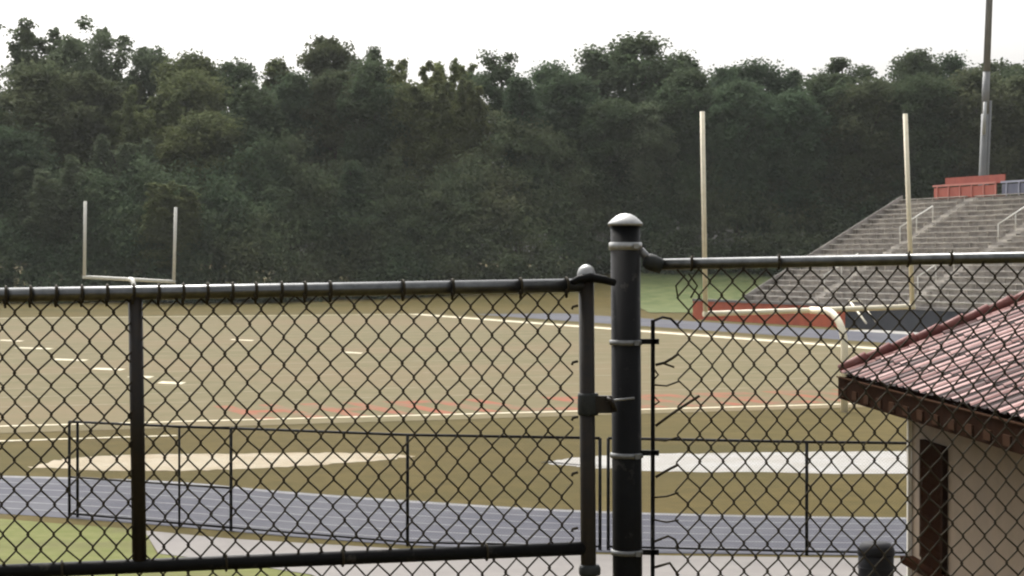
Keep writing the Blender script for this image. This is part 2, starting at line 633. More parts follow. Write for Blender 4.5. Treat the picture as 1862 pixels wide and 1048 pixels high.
def trunk_mb(kind, seed):
    rs = random.Random(seed)
    m = MB()
    H = {'broad': 22, 'round': 24, 'airy': 18, 'cone': 26, 'pine': 26, 'spiky': 21}[kind]
    pts = [(rs.gauss(0, .1) * (z > 0), rs.gauss(0, .1) * (z > 0), z) for z in np.linspace(-.6, H, 9)]
    m.tube(pts, [.42 * (1 - .85 * i / 8) + .03 for i in range(9)], 7)
    for k in range(13):
        z = H * (.35 + .6 * rs.random())
        a = rs.random() * 6.283
        L = {'cone': 1.8, 'pine': 3.4}.get(kind, 3.6) * (.6 + .5 * rs.random())
        up = 1.6 if kind in ('airy', 'spiky') else .7
        c, s_ = math.cos(a), math.sin(a)
        m.tube([(0, 0, z), (c * L * .5, s_ * L * .5, z + L * up * .35), (c * L, s_ * L, z + L * up)], [.13, .08, .025], 5)
    return m


PROTO = {}


def proto(kind, leaf, seed):
    key = (kind, leaf, seed)
    if key not in PROTO:
        V, Fq = crown_mesh('crown', kind, seed)
        cm = npmesh('crown', V, Fq, M[leaf])
        tm = trunk_mb(kind, seed)
        me = bpy.data.meshes.new('trunk')
        me.from_pydata([tuple(v) for v in tm.v], [], tm.f)
        me.materials.append(M['bark'])
        PROTO[key] = (cm, me)
    return PROTO[key]


TR = random.Random(11)


def tree(kind, leaf, seed, px, ytop, width, Y, name, label, group):
    cm, tm = proto(kind, leaf, seed)
    top = at(px, ytop, Y)
    gz = height(top.x, Y)
    sz = (top.z - gz) / 27.4
    sxy = width / F * Y / {'broad': 10.2, 'round': 9.2, 'airy': 10.0, 'cone': 7.4, 'pine': 9.4, 'spiky': 10.0}[kind]
    t = thing(name, (top.x, Y, gz), label, 'tree', group)
    t.rotation_euler.z = TR.random() * 6.283
    t.scale = (sxy, sxy, sz)
    for nm, me in (('crown', cm), ('trunk', tm)):
        c = bpy.data.objects.new(nm, me)
        C.objects.link(c)
        c.parent = t


SKY = 'tall trees forming the skyline of the wood'
BACK = [  # kind, leaf, seed, px, ytop, width, name, label
    ('broad', 'leaf_grey', 1, -70, 110, 130, 'leafy_tree', 'broad greyish tree cut off by the left edge of the picture'),
    ('airy', 'leaf_grey', 2, 62, 38, 150, 'airy_tree', 'tall airy tree with thin separate plumes, leftmost on the skyline'),
    ('airy', 'leaf_grey', 3, 158, 34, 135, 'airy_tree', 'tallest airy tree with sky between its plumes, just right of the leftmost airy one'),
    ('spiky', 'leaf_brown', 4, 215, 128, 90, 'leafy_tree', 'low brownish tree in the dip right of the two airy trees'),
    ('round', 'leaf_grey', 5, 272, 82, 95, 'leafy_tree', 'grey-green rounded tree right of the dip beside the airy trees'),
    ('broad', 'leaf_olive', 6, 350, 97, 120, 'leafy_tree', 'olive broad-topped tree high behind the far goalpost'),
    ('pine', 'leaf_dark', 7, 425, 106, 95, 'pine_tree', 'dark flat-topped pine left of the pointed olive tree'),
    ('cone', 'leaf_olive', 8, 503, 100, 95, 'conical_tree', 'small pointed olive tree in the dip before the tall dense tree'),
    ('round', 'leaf_brown', 9, 592, 66, 112, 'leafy_tree', 'tall dense brown-green tree rising highest left of centre'),
    ('pine', 'leaf_grey', 10, 668, 82, 88, 'pine_tree', 'open roundish tree with small sky gaps right of the tall dense tree'),
    ('spiky', 'leaf_yellow', 12, 752, 108, 110, 'leafy_tree', 'yellow-green tree with spiky shoots, left one of the yellowish pair'),
    ('spiky', 'leaf_yellow', 13, 830, 108, 100, 'leafy_tree', 'yellow-green tree with spiky shoots next to the gappy pine'),
    ('pine', 'leaf_dark', 14, 912, 88, 112, 'pine_tree', 'gappy dark pine with white sky showing through its crown at centre'),
    ('broad', 'leaf_blue', 15, 1005, 116, 110, 'leafy_tree', 'low dark green tree right of the gappy central pine'),
    ('cone', 'leaf_grey', 16, 1078, 85, 100, 'conical_tree', 'grey-green pointed tree at the left shoulder of the wide domed tree'),
    ('broad', 'leaf_dark', 17, 1160, 68, 165, 'leafy_tree', 'wide dark domed tree, the highest one above the thick gate post'),
    ('round', 'leaf_dark', 18, 1240, 98, 100, 'leafy_tree', 'dark tree on the right slope of the wide domed tree'),
    ('broad', 'leaf_blue', 19, 1312, 125, 85, 'leafy_tree', 'low green tree just right of the near goalpost left upright'),
    ('broad', 'leaf_blue', 1, 1375, 112, 115, 'leafy_tree', 'even-topped green tree halfway between the near goalpost uprights, left of its neighbour'),
    ('cone', 'leaf_blue', 8, 1444, 122, 80, 'conical_tree', 'small pointed green tree left of the little sky hole'),
    ('pine', 'leaf_dark', 10, 1532, 104, 118, 'pine_tree', 'dark pine with tufted round top between the near uprights, right of the sky hole'),
    ('round', 'leaf_dark', 5, 1600, 142, 70, 'leafy_tree', 'low dark tree in the notch left of the right upright'),
    ('round', 'leaf_dark', 9, 1668, 92, 105, 'leafy_tree', 'tall dark tree rising directly above the right upright of the near goalpost'),
    ('broad', 'leaf_blue', 17, 1728, 103, 95, 'leafy_tree', 'greyish green tree just left of the floodlight pole'),
    ('pine', 'leaf_dark', 7, 1812, 108, 115, 'pine_tree', 'dark broad pine right behind the floodlight pole'),
    ('broad', 'leaf_dark', 6, 1890, 108, 120, 'leafy_tree', 'dark tree at the right edge of the wood'),
    ('broad', 'leaf_dark', 15, 1990, 112, 140, 'leafy_tree', 'dark tree past the right edge of the picture'),
]
for (k, lf, sd_, px, yt, wd, nm, lb) in BACK:
    tree(k, lf, sd_, px, yt, wd * 1.38, 246 + TR.uniform(-5, 5), nm, lb, SKY)

MIDG = 'trees in the middle rank of the wood'
MID = [
    ('broad', 'leaf_blue', 1, -40, 205, 130, 'bluish tree in front of the wood at the far left edge'),
    ('broad', 'leaf_brown', 15, 80, 150, 160, 'dark brown-green tree under the leftmost airy tree'),
    ('round', 'leaf_brown', 9, 170, 165, 120, 'dark brown-green tree under the tallest airy tree'),
    ('spiky', 'leaf_olive', 12, 262, 195, 120, 'olive tree with lighter tip above the right upright of the far goalpost'),
    ('broad', 'leaf_olive', 6, 345, 165, 130, 'tall olive tree standing a little forward, right of the far goalpost'),
    ('cone', 'leaf_olive', 8, 395, 235, 90, 'narrow olive tree at the right end of the lighter left group'),
    ('round', 'leaf_dark', 18, 455, 185, 110, 'dark green tree just right of the lighter left group'),
    ('broad', 'leaf_blue', 19, 530, 170, 125, 'blue-green tree below the pointed olive tree'),
    ('round', 'leaf_brown', 5, 610, 160, 110, 'brown-green tree below the tall dense tree'),
    ('broad', 'leaf_dark', 17, 680, 150, 120, 'dark tree below the open roundish tree'),
    ('broad', 'leaf_olive', 1, 755, 185, 120, 'olive tree under the left one of the yellowish pair'),
    ('spiky', 'leaf_olive', 13, 835, 178, 110, 'olive tree under the right one of the yellowish pair'),
    ('cone', 'leaf_blue', 16, 945, 172, 110, 'bluish pointed tree right below the sky gaps of the central pine'),
    ('broad', 'leaf_blue', 15, 1030, 168, 130, 'dark bluish tree below the low tree right of the central pine'),
    ('broad', 'leaf_dark', 6, 1110, 215, 120, 'dark tree directly above the thick gate post'),
    ('round', 'leaf_grey', 18, 1175, 225, 100, 'greyish tree with pale shoots just left of the near goalpost'),
    ('broad', 'leaf_dark', 17, 1255, 165, 140, 'dark tree behind the left upright of the near goalpost'),
    ('broad', 'leaf_blue', 19, 1345, 185, 120, 'green tree in the left half between the near uprights'),
    ('broad', 'leaf_blue', 1, 1430, 200, 130, 'pale-tipped green tree in the middle between the near uprights'),
    ('round', 'leaf_dark', 5, 1510, 165, 120, 'dark tree below the tufted pine between the near uprights'),
    ('broad', 'leaf_brown', 15, 1585, 180, 130, 'brownish dark tree left of the right upright of the near goalpost'),
    ('broad', 'leaf_dark', 6, 1680, 170, 130, 'dark tree above the red panel of the bleachers'),
    ('broad', 'leaf_brown', 17, 1770, 165, 140, 'brown-green tree behind the lower floodlight pole'),
    ('round', 'leaf_brown', 9, 1860, 170, 130, 'brown-green tree above the blue-grey railing at the right edge'),
]
for i, (k, lf, sd_, px, yt, wd, lb) in enumerate(MID):
    tree(k, lf, sd_, px, yt - 34, wd * 1.3, 233 + TR.uniform(-3, 3), 'leafy_tree', lb, MIDG)

FRONT = [
    ('broad', 'leaf_olive', 6, 372, 205, 185, 226, 'olive tree standing forward at the right end of the lighter left group, low branches spreading'),
    ('spiky', 'leaf_grey', 4, 225, 240, 150, 222, 'pale grey-green spiky tree standing forward above the far goalpost'),
    ('spiky', 'leaf_grey', 12, 100, 285, 170, 218, 'grey-green low tree left of the far goalpost'),
    ('broad', 'leaf_blue', 15, 15, 235, 170, 222, 'bluish green tree standing forward at the left edge'),
    ('spiky', 'leaf_olive', 13, 310, 330, 150, 213, 'low olive tree right behind the right upright of the far goalpost'),
    ('cone', 'leaf_blue', 8, 640, 290, 100, 222, 'dim cool green tree with a pale tip standing forward left of centre'),
    ('round', 'leaf_grey', 18, 1170, 300, 90, 231, 'pale-tipped tree standing forward above and right of the thick gate post'),
    ('broad', 'leaf_blue', 19, 1400, 330, 120, 232, 'low green tree standing forward between the near uprights above the bleachers edge'),
]
for (k, lf, sd_, px, yt, wd, Yt, lb) in FRONT:
    tree(k, lf, sd_, px, yt, wd, Yt, 'leafy_tree', lb, 'trees standing forward at the edge of the wood')

# lower rank and undergrowth: one uncountable mass of foliage down to the ground
rs = np.random.RandomState(77)


def bumps(x, k):
    return (math.sin(x * .21 + k) + .7 * math.sin(x * .47 + 2.1 * k) + .5 * math.sin(x * 1.13 + 3.7 * k)) / 2.2


acc = []
for k in range(3900):
    px = rs.uniform(-170, 2060)
    f = rs.random() ** 1.15
    x0 = (px - 931) / F * 224
    topz = 14.5 + 4.5 * bumps(x0, 1.0)
    z = f * topz
    front = 215 + 12 * (z / 16) ** 1.3 + 2.2 * bumps(x0 + z * .8, 4.2 + z * .05) + rs.uniform(-1.0, 3.2)
    if x0 > 3: front += 9 * min(1, (x0 - 3) / 8)
    if x0 < -20: front -= 5 * min(1, (-20 - x0) / 8)
    x = (px - 931) / F * front
    r = rs.uniform(.5, 1.7)
    acc.append(leaves(rs, np.array([x, front, height(x, front) + z + .2]), r * 1.15, int(95 * r), .19, rs.uniform(.45, .9)))
V = np.concatenate(acc)
M['leaf_under'] = leafmat('undergrowth_leaves', (0.072, 0.108, 0.062), (0.110, 0.143, 0.082), (0.115, 0.125, 0.072), objrand=0, s3=.05)
o = bpy.data.objects.new('woodland_undergrowth', npmesh('woodland_undergrowth', V, np.arange(len(V)).reshape(-1, 4), M['leaf_under']))
C.objects.link(o)
tag(o, 'dark green undergrowth filling the foot of the wood beyond the field', 'undergrowth', kind='stuff')


# ------------------------------------------------------------------ goalposts
def goalpost(lb, rb, lt, rt, m, rad, label):
    lb, rb, lt, rt = map(Vector, (lb, rb, lt, rt))
    mid = (lb + rb) / 2
    base = mid - AX * 2.0
    base.z = 0
    t = thing('goalpost', base, label, 'goalpost', 'football goalposts at the two ends of the field')
    d = (rb - lb).normalized()
    MB().tube([lb - d * rad, rb + d * rad], rad * 1.1, 12).build('crossbar', m, t)
    MB().tube([lb, lt], rad, 10).build('upright', m, t)
    MB().tube([rb, rt], rad, 10).build('upright', m, t)
    g_ = MB()
    pts = [mid, mid - AX * .9]
    for k in range(1, 9):
        a = R(90) * k / 8
        pts.append(mid - AX * (.9 + 1.1 * math.sin(a)) - Vector((0, 0, 1.1 * (1 - math.cos(a)))))
    pts.append(base - Vector((0, 0, .1)))
    g_.tube(pts, rad * 1.45, 12)
    g_.build('gooseneck', m, t)
    return t


goalpost(at(1283, 571, 61.5), at(1659, 558, 64.0), at(1277, 203, 61.5), at(1646, 207, 64.0), M['white'], .075,
         'nearer white goalpost with tall uprights on a curved gooseneck, beside the tiled roof')
goalpost(at(153.5, 504, 163.8), at(316, 512.5, 166.2), at(155, 366, 163.8), at(319.5, 377, 166.2), M['greywhite'], .13,
         'distant greyish white goalpost at the far end of the field against the trees')

# ------------------------------------------------------------------ bleachers and light pole
S0, S1, L0, ROWS, RUN, RISE, ZB = 28.0, 80.5, 40.5, 20, .69, .385, 1.55
bl = thing('bleachers', fld((S0 + S1) / 2, L0), 'large grey aluminium bleachers with red and navy front wall beside the field', 'bleachers')


def fbox(mb, s0, s1, l0, l1, z0, z1):
    mb.box(fld((s0 + s1) / 2, (l0 + l1) / 2, (z0 + z1) / 2), AX * (s1 - s0) / 2, PX * (l1 - l0) / 2, Vector((0, 0, (z1 - z0) / 2)))


m_ = MB(); fbox(m_, 65.02, 88, 40.0, 40.3, 0, 1.42); o = m_.build('front_wall', M['redwall'], bl); o['label'] = 'rust red front wall'
m_ = MB(); fbox(m_, S0, 65.0, 40.0, 40.3, 0, 1.42); o = m_.build('front_wall', M['navywall'], bl); o['label'] = 'navy front wall'
m_ = MB(); fbox(m_, S0, 88, 39.95, 40.35, 1.425, 1.6); m_.build('wall_coping', M['concrete'], bl)
AISLES = [35, 47, 59, 71]
deck = MB()
for k in range(ROWS):
    l = L0 + k * RUN
    fbox(deck, S0, S1, l, l + RUN - .01, ZB + k * RISE - .06, ZB + k * RISE)
    fbox(deck, S0, S1, l + RUN - .009, l + RUN + .02, ZB + k * RISE, ZB + (k + 1) * RISE - .07)
deck.build('stepped_deck', M['tread'], bl)
rr = random.Random(3)
for k in range(ROWS):
    l = L0 + k * RUN + .36
    z = ZB + k * RISE + .43
    m_ = MB()
    edges = [S0] + [e for a in AISLES for e in (a - .6, a + .6)] + [S1]
    for j in range(0, len(edges), 2):
        a, b = edges[j], edges[j + 1]
        while a < b - .2:
            e = min(a + 4.2, b)
            dz = rr.uniform(-.02, .02)
            fbox(m_, a, e - .015, l, l + .27, z - .05 + dz, z + dz)
            a = e
        s = edges[j] + .3
        while s < edges[j + 1]:
            fbox(m_, s - .018, s + .018, l + .14, l + .2, z - .42, z - .07)
            s += 2.1
    m_.build('seat_row', M['alu'], bl)
LT = L0 + ROWS * RUN
ZT = ZB + ROWS * RISE
# side frame (end truss), aisle steps and rails
m_ = MB()
m_.face([fld(S1 - .05, L0, .3), fld(S1 - .05, L0, ZB + .4), fld(S1 - .05, LT, ZT + .4), fld(S1 - .05, LT, .3)])
m_.face([fld(S1 - .05, L0, ZB + .4), fld(S1 + .001, L0, ZB + .4), fld(S1 + .001, LT, ZT + .4), fld(S1 - .05, LT, ZT + .4)])
m_.face([fld(S1, L0, .3), fld(S1, LT, .3), fld(S1, LT, ZT + .4), fld(S1, L0, ZB + .4)])
m_.build('end_panel', M['tread'], bl)
for a in AISLES:
    m_ = MB()
    for k in range(ROWS):
        l = L0 + k * RUN
        fbox(m_, a - .55, a + .55, l + .3, l + RUN - .02, ZB + k * RISE + .002, ZB + k * RISE + .19)
    m_.build('aisle_steps', M['alu'], bl)
    for k0 in (2, 11):
        m_ = MB()
        m_.tube([fld(a, L0 + k0 * RUN, ZB + k0 * RISE + 1.2), fld(a, L0 + (k0 + 4) * RUN, ZB + (k0 + 4) * RISE + 1.2)], .05, 6)
        for q in (0, 2, 4):
            m_.tube([fld(a, L0 + (k0 + q) * RUN, ZB + (k0 + q) * RISE), fld(a, L0 + (k0 + q) * RUN, ZB + (k0 + q) * RISE + 1.2)], .035, 6)
        m_.build('aisle_handrail', M['greywhite'], bl)
# ramp rail slanting down in front of the wall
m_ = MB()
m_.tube([at(1545, 548, 126), at(1575, 588, 122)], .07, 6)
m_.tube([at(1563, 548, 126), at(1595, 588, 122)], .05, 6)
m_.tube([at(1545, 548, 126), at(1563, 548, 126)], .05, 6)
m_.build('stair_handrail', M['white'], bl)
# coloured top railing
def top_rail(s0, s1, mpanel, mpost, solid, nm, lb):
    r_ = thing_part = MB()
    fbox(r_, s0, s1, LT + .1, LT + .16, ZT + .02, ZT + .78)
    if solid:
        fbox(r_, s0 + .1, s1 - .3, LT + .9, LT + .98, ZT + .95, ZT + 1.55)
        fbox(r_, s0, s1, LT + .2, LT + .95, ZT - .1, ZT)
    o_ = r_.build(nm, mpanel, bl)
    o_['label'] = lb
    for s in np.arange(s0, s1 + .01, 1.5):
        p_ = MB()
        fbox(p_, s - .05, s + .05, LT + .02, LT + .09, ZT - .2, ZT + 1.0)
        p_.build('railing_post', mpost, bl)
    p_ = MB()
    fbox(p_, s0, s1, LT - .02, LT + .012, ZT + .86, ZT + 1.0)
    p_.build('railing_bar', mpost, bl)


M['pinkpost'] = mat('pale_red_post', (.52, .20, .16), (.46, .18, .14), 2, .6)
M['bluepost'] = mat('pale_blue_grey_post', (.34, .35, .42), (.30, .31, .38), 2, .6)
top_rail(68.3, 76.3, M['redpanel'], M['pinkpost'], True, 'top_panel', 'red panel of the raised platform')
top_rail(40.0, 67.6, M['bluepanel'], M['bluepost'], False, 'top_panel', 'blue-grey railing panel')

pb = at(1785.5, 345, 166)
pt0 = at(1799, 0, 166)
dirp = (pt0 - pb)
gz = 0
k0 = (gz - pb.z) / dirp.z
base = pb + dirp * k0
lp = thing('light_pole', base, 'tall tapering grey floodlight pole rising behind the bleachers', 'light pole')


def pp(t): return pb + dirp * t


MB().tube([base - Vector((0, 0, .3)), pp(0), pp(.45)], [.32, .30, .28], 14).build('pole_section', M['pole'], lp)
MB().tube([pp(.40), pp(.62)], [.305, .29], 14).build('pole_section', M['pole'], lp)
MB().tube([pp(.6), pp(1.7)], [.285, .25], 14).build('pole_section', M['pole'], lp)
off = Vector((.42, .1, 0))
MB().tube([base + off - Vector((0, 0, .3)), pp(.0) + off, pp(.47) + off], [.15, .14, .13], 10).build('service_conduit', M['pole'], lp)
MB().tube([pp(.29) + Vector((-.1, -.36, 0)), pp(.46) + Vector((-.1, -.34, 0))], [.14, .14], 10).build('junction_box', M['polelight'], lp)
m_ = MB()
m_.box(pp(1.62), (2.6, 0, 0), (0, .12, 0), (0, 0, .12))
m_.box(pp(1.68), (2.6, 0, 0), (0, .12, 0), (0, 0, .12))
m_.build('crossarm', M['pole'], lp)
for i in range(8):
    c = pp(1.62 if i < 4 else 1.68) + Vector((-2.1 + 1.4 * (i % 4), -.45, .1))
    MB().lathe(c, [(.1, -.25), (.34, .15), (.36, .2)], 12, axis=(-.6, -.5, -.4)).build('floodlight', M['dullgalv'], lp)

# ------------------------------------------------------------------ concession building
E0 = Vector((4.03, 25.0, 3.12))             # left far corner of the eave
ED = Vector((.0575, -.9983, 0))             # along the eave, towards the camera
UP = Vector((.9983, .0575, 0))              # horizontally into the building
LEN, HALF, PIT = 10.5, 3.6, .385
bd = thing('concession_building', (E0.x + 4, 20, 0), 'small beige building with red tiled roof and dark brown window at lower right', 'building')


def rp(a, t, dz=0.0):
    return E0 + ED * a + UP * t + Vector((0, 0, PIT * t + dz))


# tiled slope facing the field: half-round columns in stepped courses
PER, CRS = .31, .42
na, nt_ = int(LEN / PER) * 13, int(HALF / CRS)
Vv, Ff = [], []
rows = []
trs = np.random.RandomState(9)
coljit = trs.normal(size=(int(LEN / PER) + 2, nt_ + 2)) * .003
for c in range(nt_):
    rows.append((c, c * CRS, .016))
    rows.append((c, c * CRS + CRS * .5, .009))
    rows.append((c, (c + 1) * CRS - .001, .002))
for (c, t, lift) in rows:
    for i in range(na + 1):
        a = i * LEN / na
        ph = (a / PER) % 1.0
        pr = .023 * math.sqrt(max(0, 1 - ((ph - .19) / .19) ** 2)) if ph < .38 else 0.0
        Vv.append(rp(a, t, pr + lift + coljit[int(a / PER), c]))
for j in range(len(rows) - 1):
    for i in range(na):
        k = j * (na + 1) + i
        Ff.append((k, k + na + 1, k + na + 2, k + 1))
me = npmesh('tiled_slope', [v - ORG[bd] for v in Vv], Ff, M['tile'], False)
for q in ('panshade', 'tilepale', 'tiledark'):
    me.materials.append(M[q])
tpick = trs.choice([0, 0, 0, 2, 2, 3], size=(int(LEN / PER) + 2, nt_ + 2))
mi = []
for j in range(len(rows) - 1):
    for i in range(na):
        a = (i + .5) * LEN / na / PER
        mi.append(1 if (a % 1.0) > .38 or (j % 3 == 2) else int(tpick[int(a), rows[j][0]]))  # troughs get the painted gap shade; course steps share its colour
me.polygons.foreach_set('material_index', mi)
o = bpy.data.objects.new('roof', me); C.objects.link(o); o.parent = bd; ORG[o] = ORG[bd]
roof = o
m_ = MB()                                    # other slope, ridge and underside
apex = nt_ * CRS


def rp2(a, t, dz=0.0):
    return E0 + ED * a + UP * t + Vector((0, 0, PIT * (2 * apex - t) + dz))


m_.face([rp2(0, apex, .02), rp2(LEN, apex, .02), rp2(LEN, 2 * apex, .02), rp2(0, 2 * apex, .02)])
m_.build('rear_slope', M['tile'], roof)
m_ = MB()
for i in range(28):
    a = i * LEN / 28
    m_.tube([rp(a, apex, .04), rp(a + LEN / 28 + .03, apex, .07)], [.10, .12], 8)
m_.build('ridge_tiles', M['tile'], roof)
m_ = MB()
for i in range(11):
    t = i * apex / 11
    m_.tube([rp(-.02, t, .055), rp(-.02, t + apex / 11 + .03, .08)], [.055, .07], 8)
m_.build('rake_tiles', M['tile'], roof)
m_ = MB()
m_.face([rp(.06, .04, -.10), rp(LEN, .04, -.10), rp(LEN, apex, -.10), rp(.06, apex, -.10)])
m_.face([rp(.06, .04, -.03), rp(.06, apex, -.03), rp(LEN, apex, -.03), rp(LEN, .04, -.03)])
m_.build('roof_deck', M['fascia'], roof)
m_ = MB()
m_.box(rp(LEN / 2, .0, -.165), ED * LEN / 2, UP * .02, Vector((0, 0, .135)))
m_.build('fascia', M['fascia'], bd)
m_ = MB()
m_.box(rp(LEN / 2, -.035, -.02), ED * LEN / 2, UP * .010, Vector((0, 0, .007)))
m_.build('drip_edge', M['fasciapale'], bd)
m_ = MB()
q0, q1 = rp(.03, .03, -.16), rp(.03, apex, -.16)
m_.box((q0 + q1) / 2, (q1 - q0) / 2, ED * .02, Vector((0, 0, .10)))
m_.build('barge_board', M['fascia'], bd)
for i in range(17):
    m_ = MB()
    a = .35 + i * .6
    m_.box(rp(a, -.030, -.20), ED * .11, UP * .010, Vector((0, 0, .05)))
    m_.build('eave_bracket', M['fasciapale'], bd)
# walls
WI, WE = .74, .62                            # wall set back from eave edge and from rake


def wp(a, t, z): 
    p = E0 + ED * a + UP * t
    return Vector((p.x, p.y, z))


zt = E0.z + PIT * WI - .12
m_ = MB()
m_.box((wp(WE, WI, 0) + wp(LEN - .5, WI + .2, 0)) / 2 + Vector((0, 0, (zt - .5) / 2)), ED * (LEN - .5 - WE) / 2, UP * .1, Vector((0, 0, (zt + .5) / 2)))
za = E0.z + PIT * apex - .15
for a in (WE + .1, LEN - .6):
    q = [wp(a, WI + .21, -.5), wp(a, 2 * apex - WI, -.5), wp(a, 2 * apex - WI, zt), wp(a, apex, za), wp(a, WI + .21, zt)]
    m_.face(q)
    m_.face([p + ED * .18 for p in reversed(q)])
m_.build('wall', M['stucco'], bd)
m_ = MB()
m_.box(wp(WE - .005, WI - .03, (zt - .4) / 2), ED * .03, UP * .022, Vector((0, 0, (zt + .4) / 2)))
m_.build('corner_trim', M['trim'], bd)
# serving window with frame, shutter and counter shelf


def wall_a(px):                              # distance along the wall seen at a photo column
    d = ray(px, 800)
    r = d.x / d.y
    # x = r*y on the wall line at t=WI
    p0 = E0 + UP * WI
    return (r * p0.y - p0.x) / (ED.x - r * ED.y)


wa0, wa1 = wall_a(1684), wall_a(1722)
wz1 = at(1700, 816, (E0 + ED * (wa0 + wa1) / 2).y).z
wz0 = at(1700, 1034, (E0 + ED * (wa0 + wa1) / 2).y).z
wc = (wa0 + wa1) / 2
wn = MB()
wn.box(wp(wc, WI - .03, (wz0 + wz1) / 2), ED * (wa1 - wa0) / 2, UP * .028, Vector((0, 0, (wz1 - wz0) / 2)))
win = wn.build('serving_window', M['shutter'], bd)
m_ = MB()
for a in (wa0, wa1):
    m_.box(wp(a, WI - .033, (wz0 + wz1) / 2), ED * .05, UP * .031, Vector((0, 0, (wz1 - wz0) / 2 - .062)))
m_.box(wp(wc, WI - .033, wz1), ED * ((wa1 - wa0) / 2 + .05), UP * .031, Vector((0, 0, .06)))
m_.build('window_frame', M['fascia'], win)
m_ = MB()
for k in range(14):
    z = wz0 + .1 + (wz1 - wz0 - .2) * k / 13
    m_.box(wp(wc, WI - .062, z), ED * ((wa1 - wa0) / 2 - .06), UP * .003, Vector((0, 0, .03)))
m_.build('shutter_slats', M['shutter'], win)
m_ = MB()
m_.box(wp(wc, WI - .085, wz0 - .045), ED * ((wa1 - wa0) / 2 + .55), UP * .08, Vector((0, 0, .04)))
m_.build('counter_shelf', M['shutter'], bd)

# ------------------------------------------------------------------ charcoal barrel
bp = at(1593, 985, 26.8)
br = thing('barrel', (bp.x, bp.y, 0), 'charcoal round-topped barrel standing by the white building corner', 'barrel')
Rb, Hb = .235, bp.z
MB().lathe((bp.x, bp.y, 0.011), [(Rb * .9, 0), (Rb * .94, .03), (Rb * .97, .3 * Hb), (Rb * .985, .55 * Hb), (Rb, .78 * Hb)], 28).build('barrel_body', M['barrel'], br)
MB().lathe((bp.x, bp.y, .78 * Hb + .012), [(Rb * 1.05, 0), (Rb * 1.06, .04), (Rb * .98, .09), (Rb * .8, .16 * Hb + .02), (Rb * .5, .2 * Hb), (.02, .215 * Hb)], 28).build('barrel_lid', M['barrel'], br)
m_ = MB()
m_.ring((bp.x, bp.y, .33 * Hb), (0, 0, 1), Rb * .975, .012, 28)
m_.ring((bp.x, bp.y, .58 * Hb), (0, 0, 1), Rb * .99, .012, 28)
m_.build('barrel_hoops', M['barrel'], br)

# ------------------------------------------------------------------ low black fence along the track
TF = [(126, 767, 940), (141, 768, 941), (326, 776, 958), (420, 779, 966), (741, 791, 993), (1091, 797, 1001), (1106, 797, 1001), (1467, 804, 1010), (1830, 808, 1015), (2250, 812, 1020)]
tfb = [gnd(p, b) for p, t, b in TF]
tft = [at(p, t, q.y) for (p, t, b), q in zip(TF, tfb)]
tf = thing('track_fence', tfb[4], 'low thin black chain-link fence along the grey running track', 'fence')
for i in (3, 4, 5, 7, 8, 9):
    MB().tube([tfb[i] - Vector((0, 0, .2)), tft[i]], .026, 8).build('fence_post', M['black'], tf)
m_ = MB()
m_.tube([tft[i] for i in (3, 4, 5)], .022, 8)
m_.tube([tft[i] for i in (6, 7, 8, 9)], .022, 8)
m_.build('top_rail', M['black'], tf)
m_ = MB()
up6 = Vector((0, 0, .06))
m_.tube([tfb[i] + up6 for i in (3, 4, 5)], .018, 6)
m_.tube([tfb[i] + up6 for i in (6, 7, 8, 9)], .018, 6)
m_.build('bottom_rail', M['black'], tf)
MB().tube([tfb[6] - Vector((0, 0, .2)), tft[6]], .026, 8).build('fence_post', M['black'], tf)


def flat_mesh(segs, w_, h_, r):
    """fine diagonal wires between bottom and top corner pairs"""
    m = MB()
    for (b0, b1, t0, t1) in segs:
        L = (b1 - b0).length
        H = (t0 - b0).length
        n = int(L / w_)
        sl_ = H / h_ * w_                     # horizontal run of one wire over the full height
        for k in range(-int(sl_ / w_) - 1, n + 1):
            for sg in (1, -1):
                u0 = k * w_
                a0, a1 = (u0, u0 + sl_)
                v0, v1 = 0., 1.
                if a0 < 0: v0 = -a0 / sl_; a0 = 0
                if a1 > L: v1 = 1 - (a1 - L) / sl_; a1 = L
                if v1 - v0 < .02: continue
                if sg < 0: v0, v1 = 1 - v0, 1 - v1

                def P(a, v):
                    f = a / L
                    lo_ = b0.lerp(b1, f); hi_ = t0.lerp(t1, f)
                    return lo_.lerp(hi_, v)
                m.tube([P(a0, v0), P(a1, v1)], r, 3, cap=False)
    return m


flat_mesh([(tfb[i] + up6, tfb[j] + up6, tft[i], tft[j]) for i, j in ((3, 4), (4, 5), (6, 7), (7, 8), (8, 9))], .0508, .0508, .0011).build('fence_mesh', M['wire'], tf)

tg = thing('track_gate', tfb[2], 'small black chain-link gate with double end post at the left end of the track fence', 'gate')
for i in (0, 1, 2):
    MB().tube([tfb[i] - Vector((0, 0, .1 if i else .3)), tft[i]], .026 if i < 2 else .02, 8).build('gate_post', M['black'], tg)
m_ = MB(); m_.tube([tft[0], tft[2], tft[3] - Vector((.03, 0, 0))], .022, 8); m_.build('top_rail', M['black'], tg)
m_ = MB(); m_.tube([tfb[0] + up6, tfb[2] + up6, tfb[3] + up6 - Vector((.03, 0, 0))], .02, 8); m_.build('bottom_rail', M['black'], tg)
mids = [tfb[i].lerp(tft[i], .42) for i in (0, 2, 3)]
MB().tube([mids[0], mids[1], mids[2] - Vector((.03, 0, 0))], .018, 8).build('middle_rail', M['brownblack'], tg)
flat_mesh([(tfb[0] + up6, tfb[2] + up6, tft[0], tft[2]), (tfb[2] + up6, tfb[3] + up6, tft[2], tft[3])], .0508, .0508, .0011).build('gate_mesh', M['wire'], tg)

# ------------------------------------------------------------------ near fence and gate
ZG = 2.9                                     # ground level on the bank


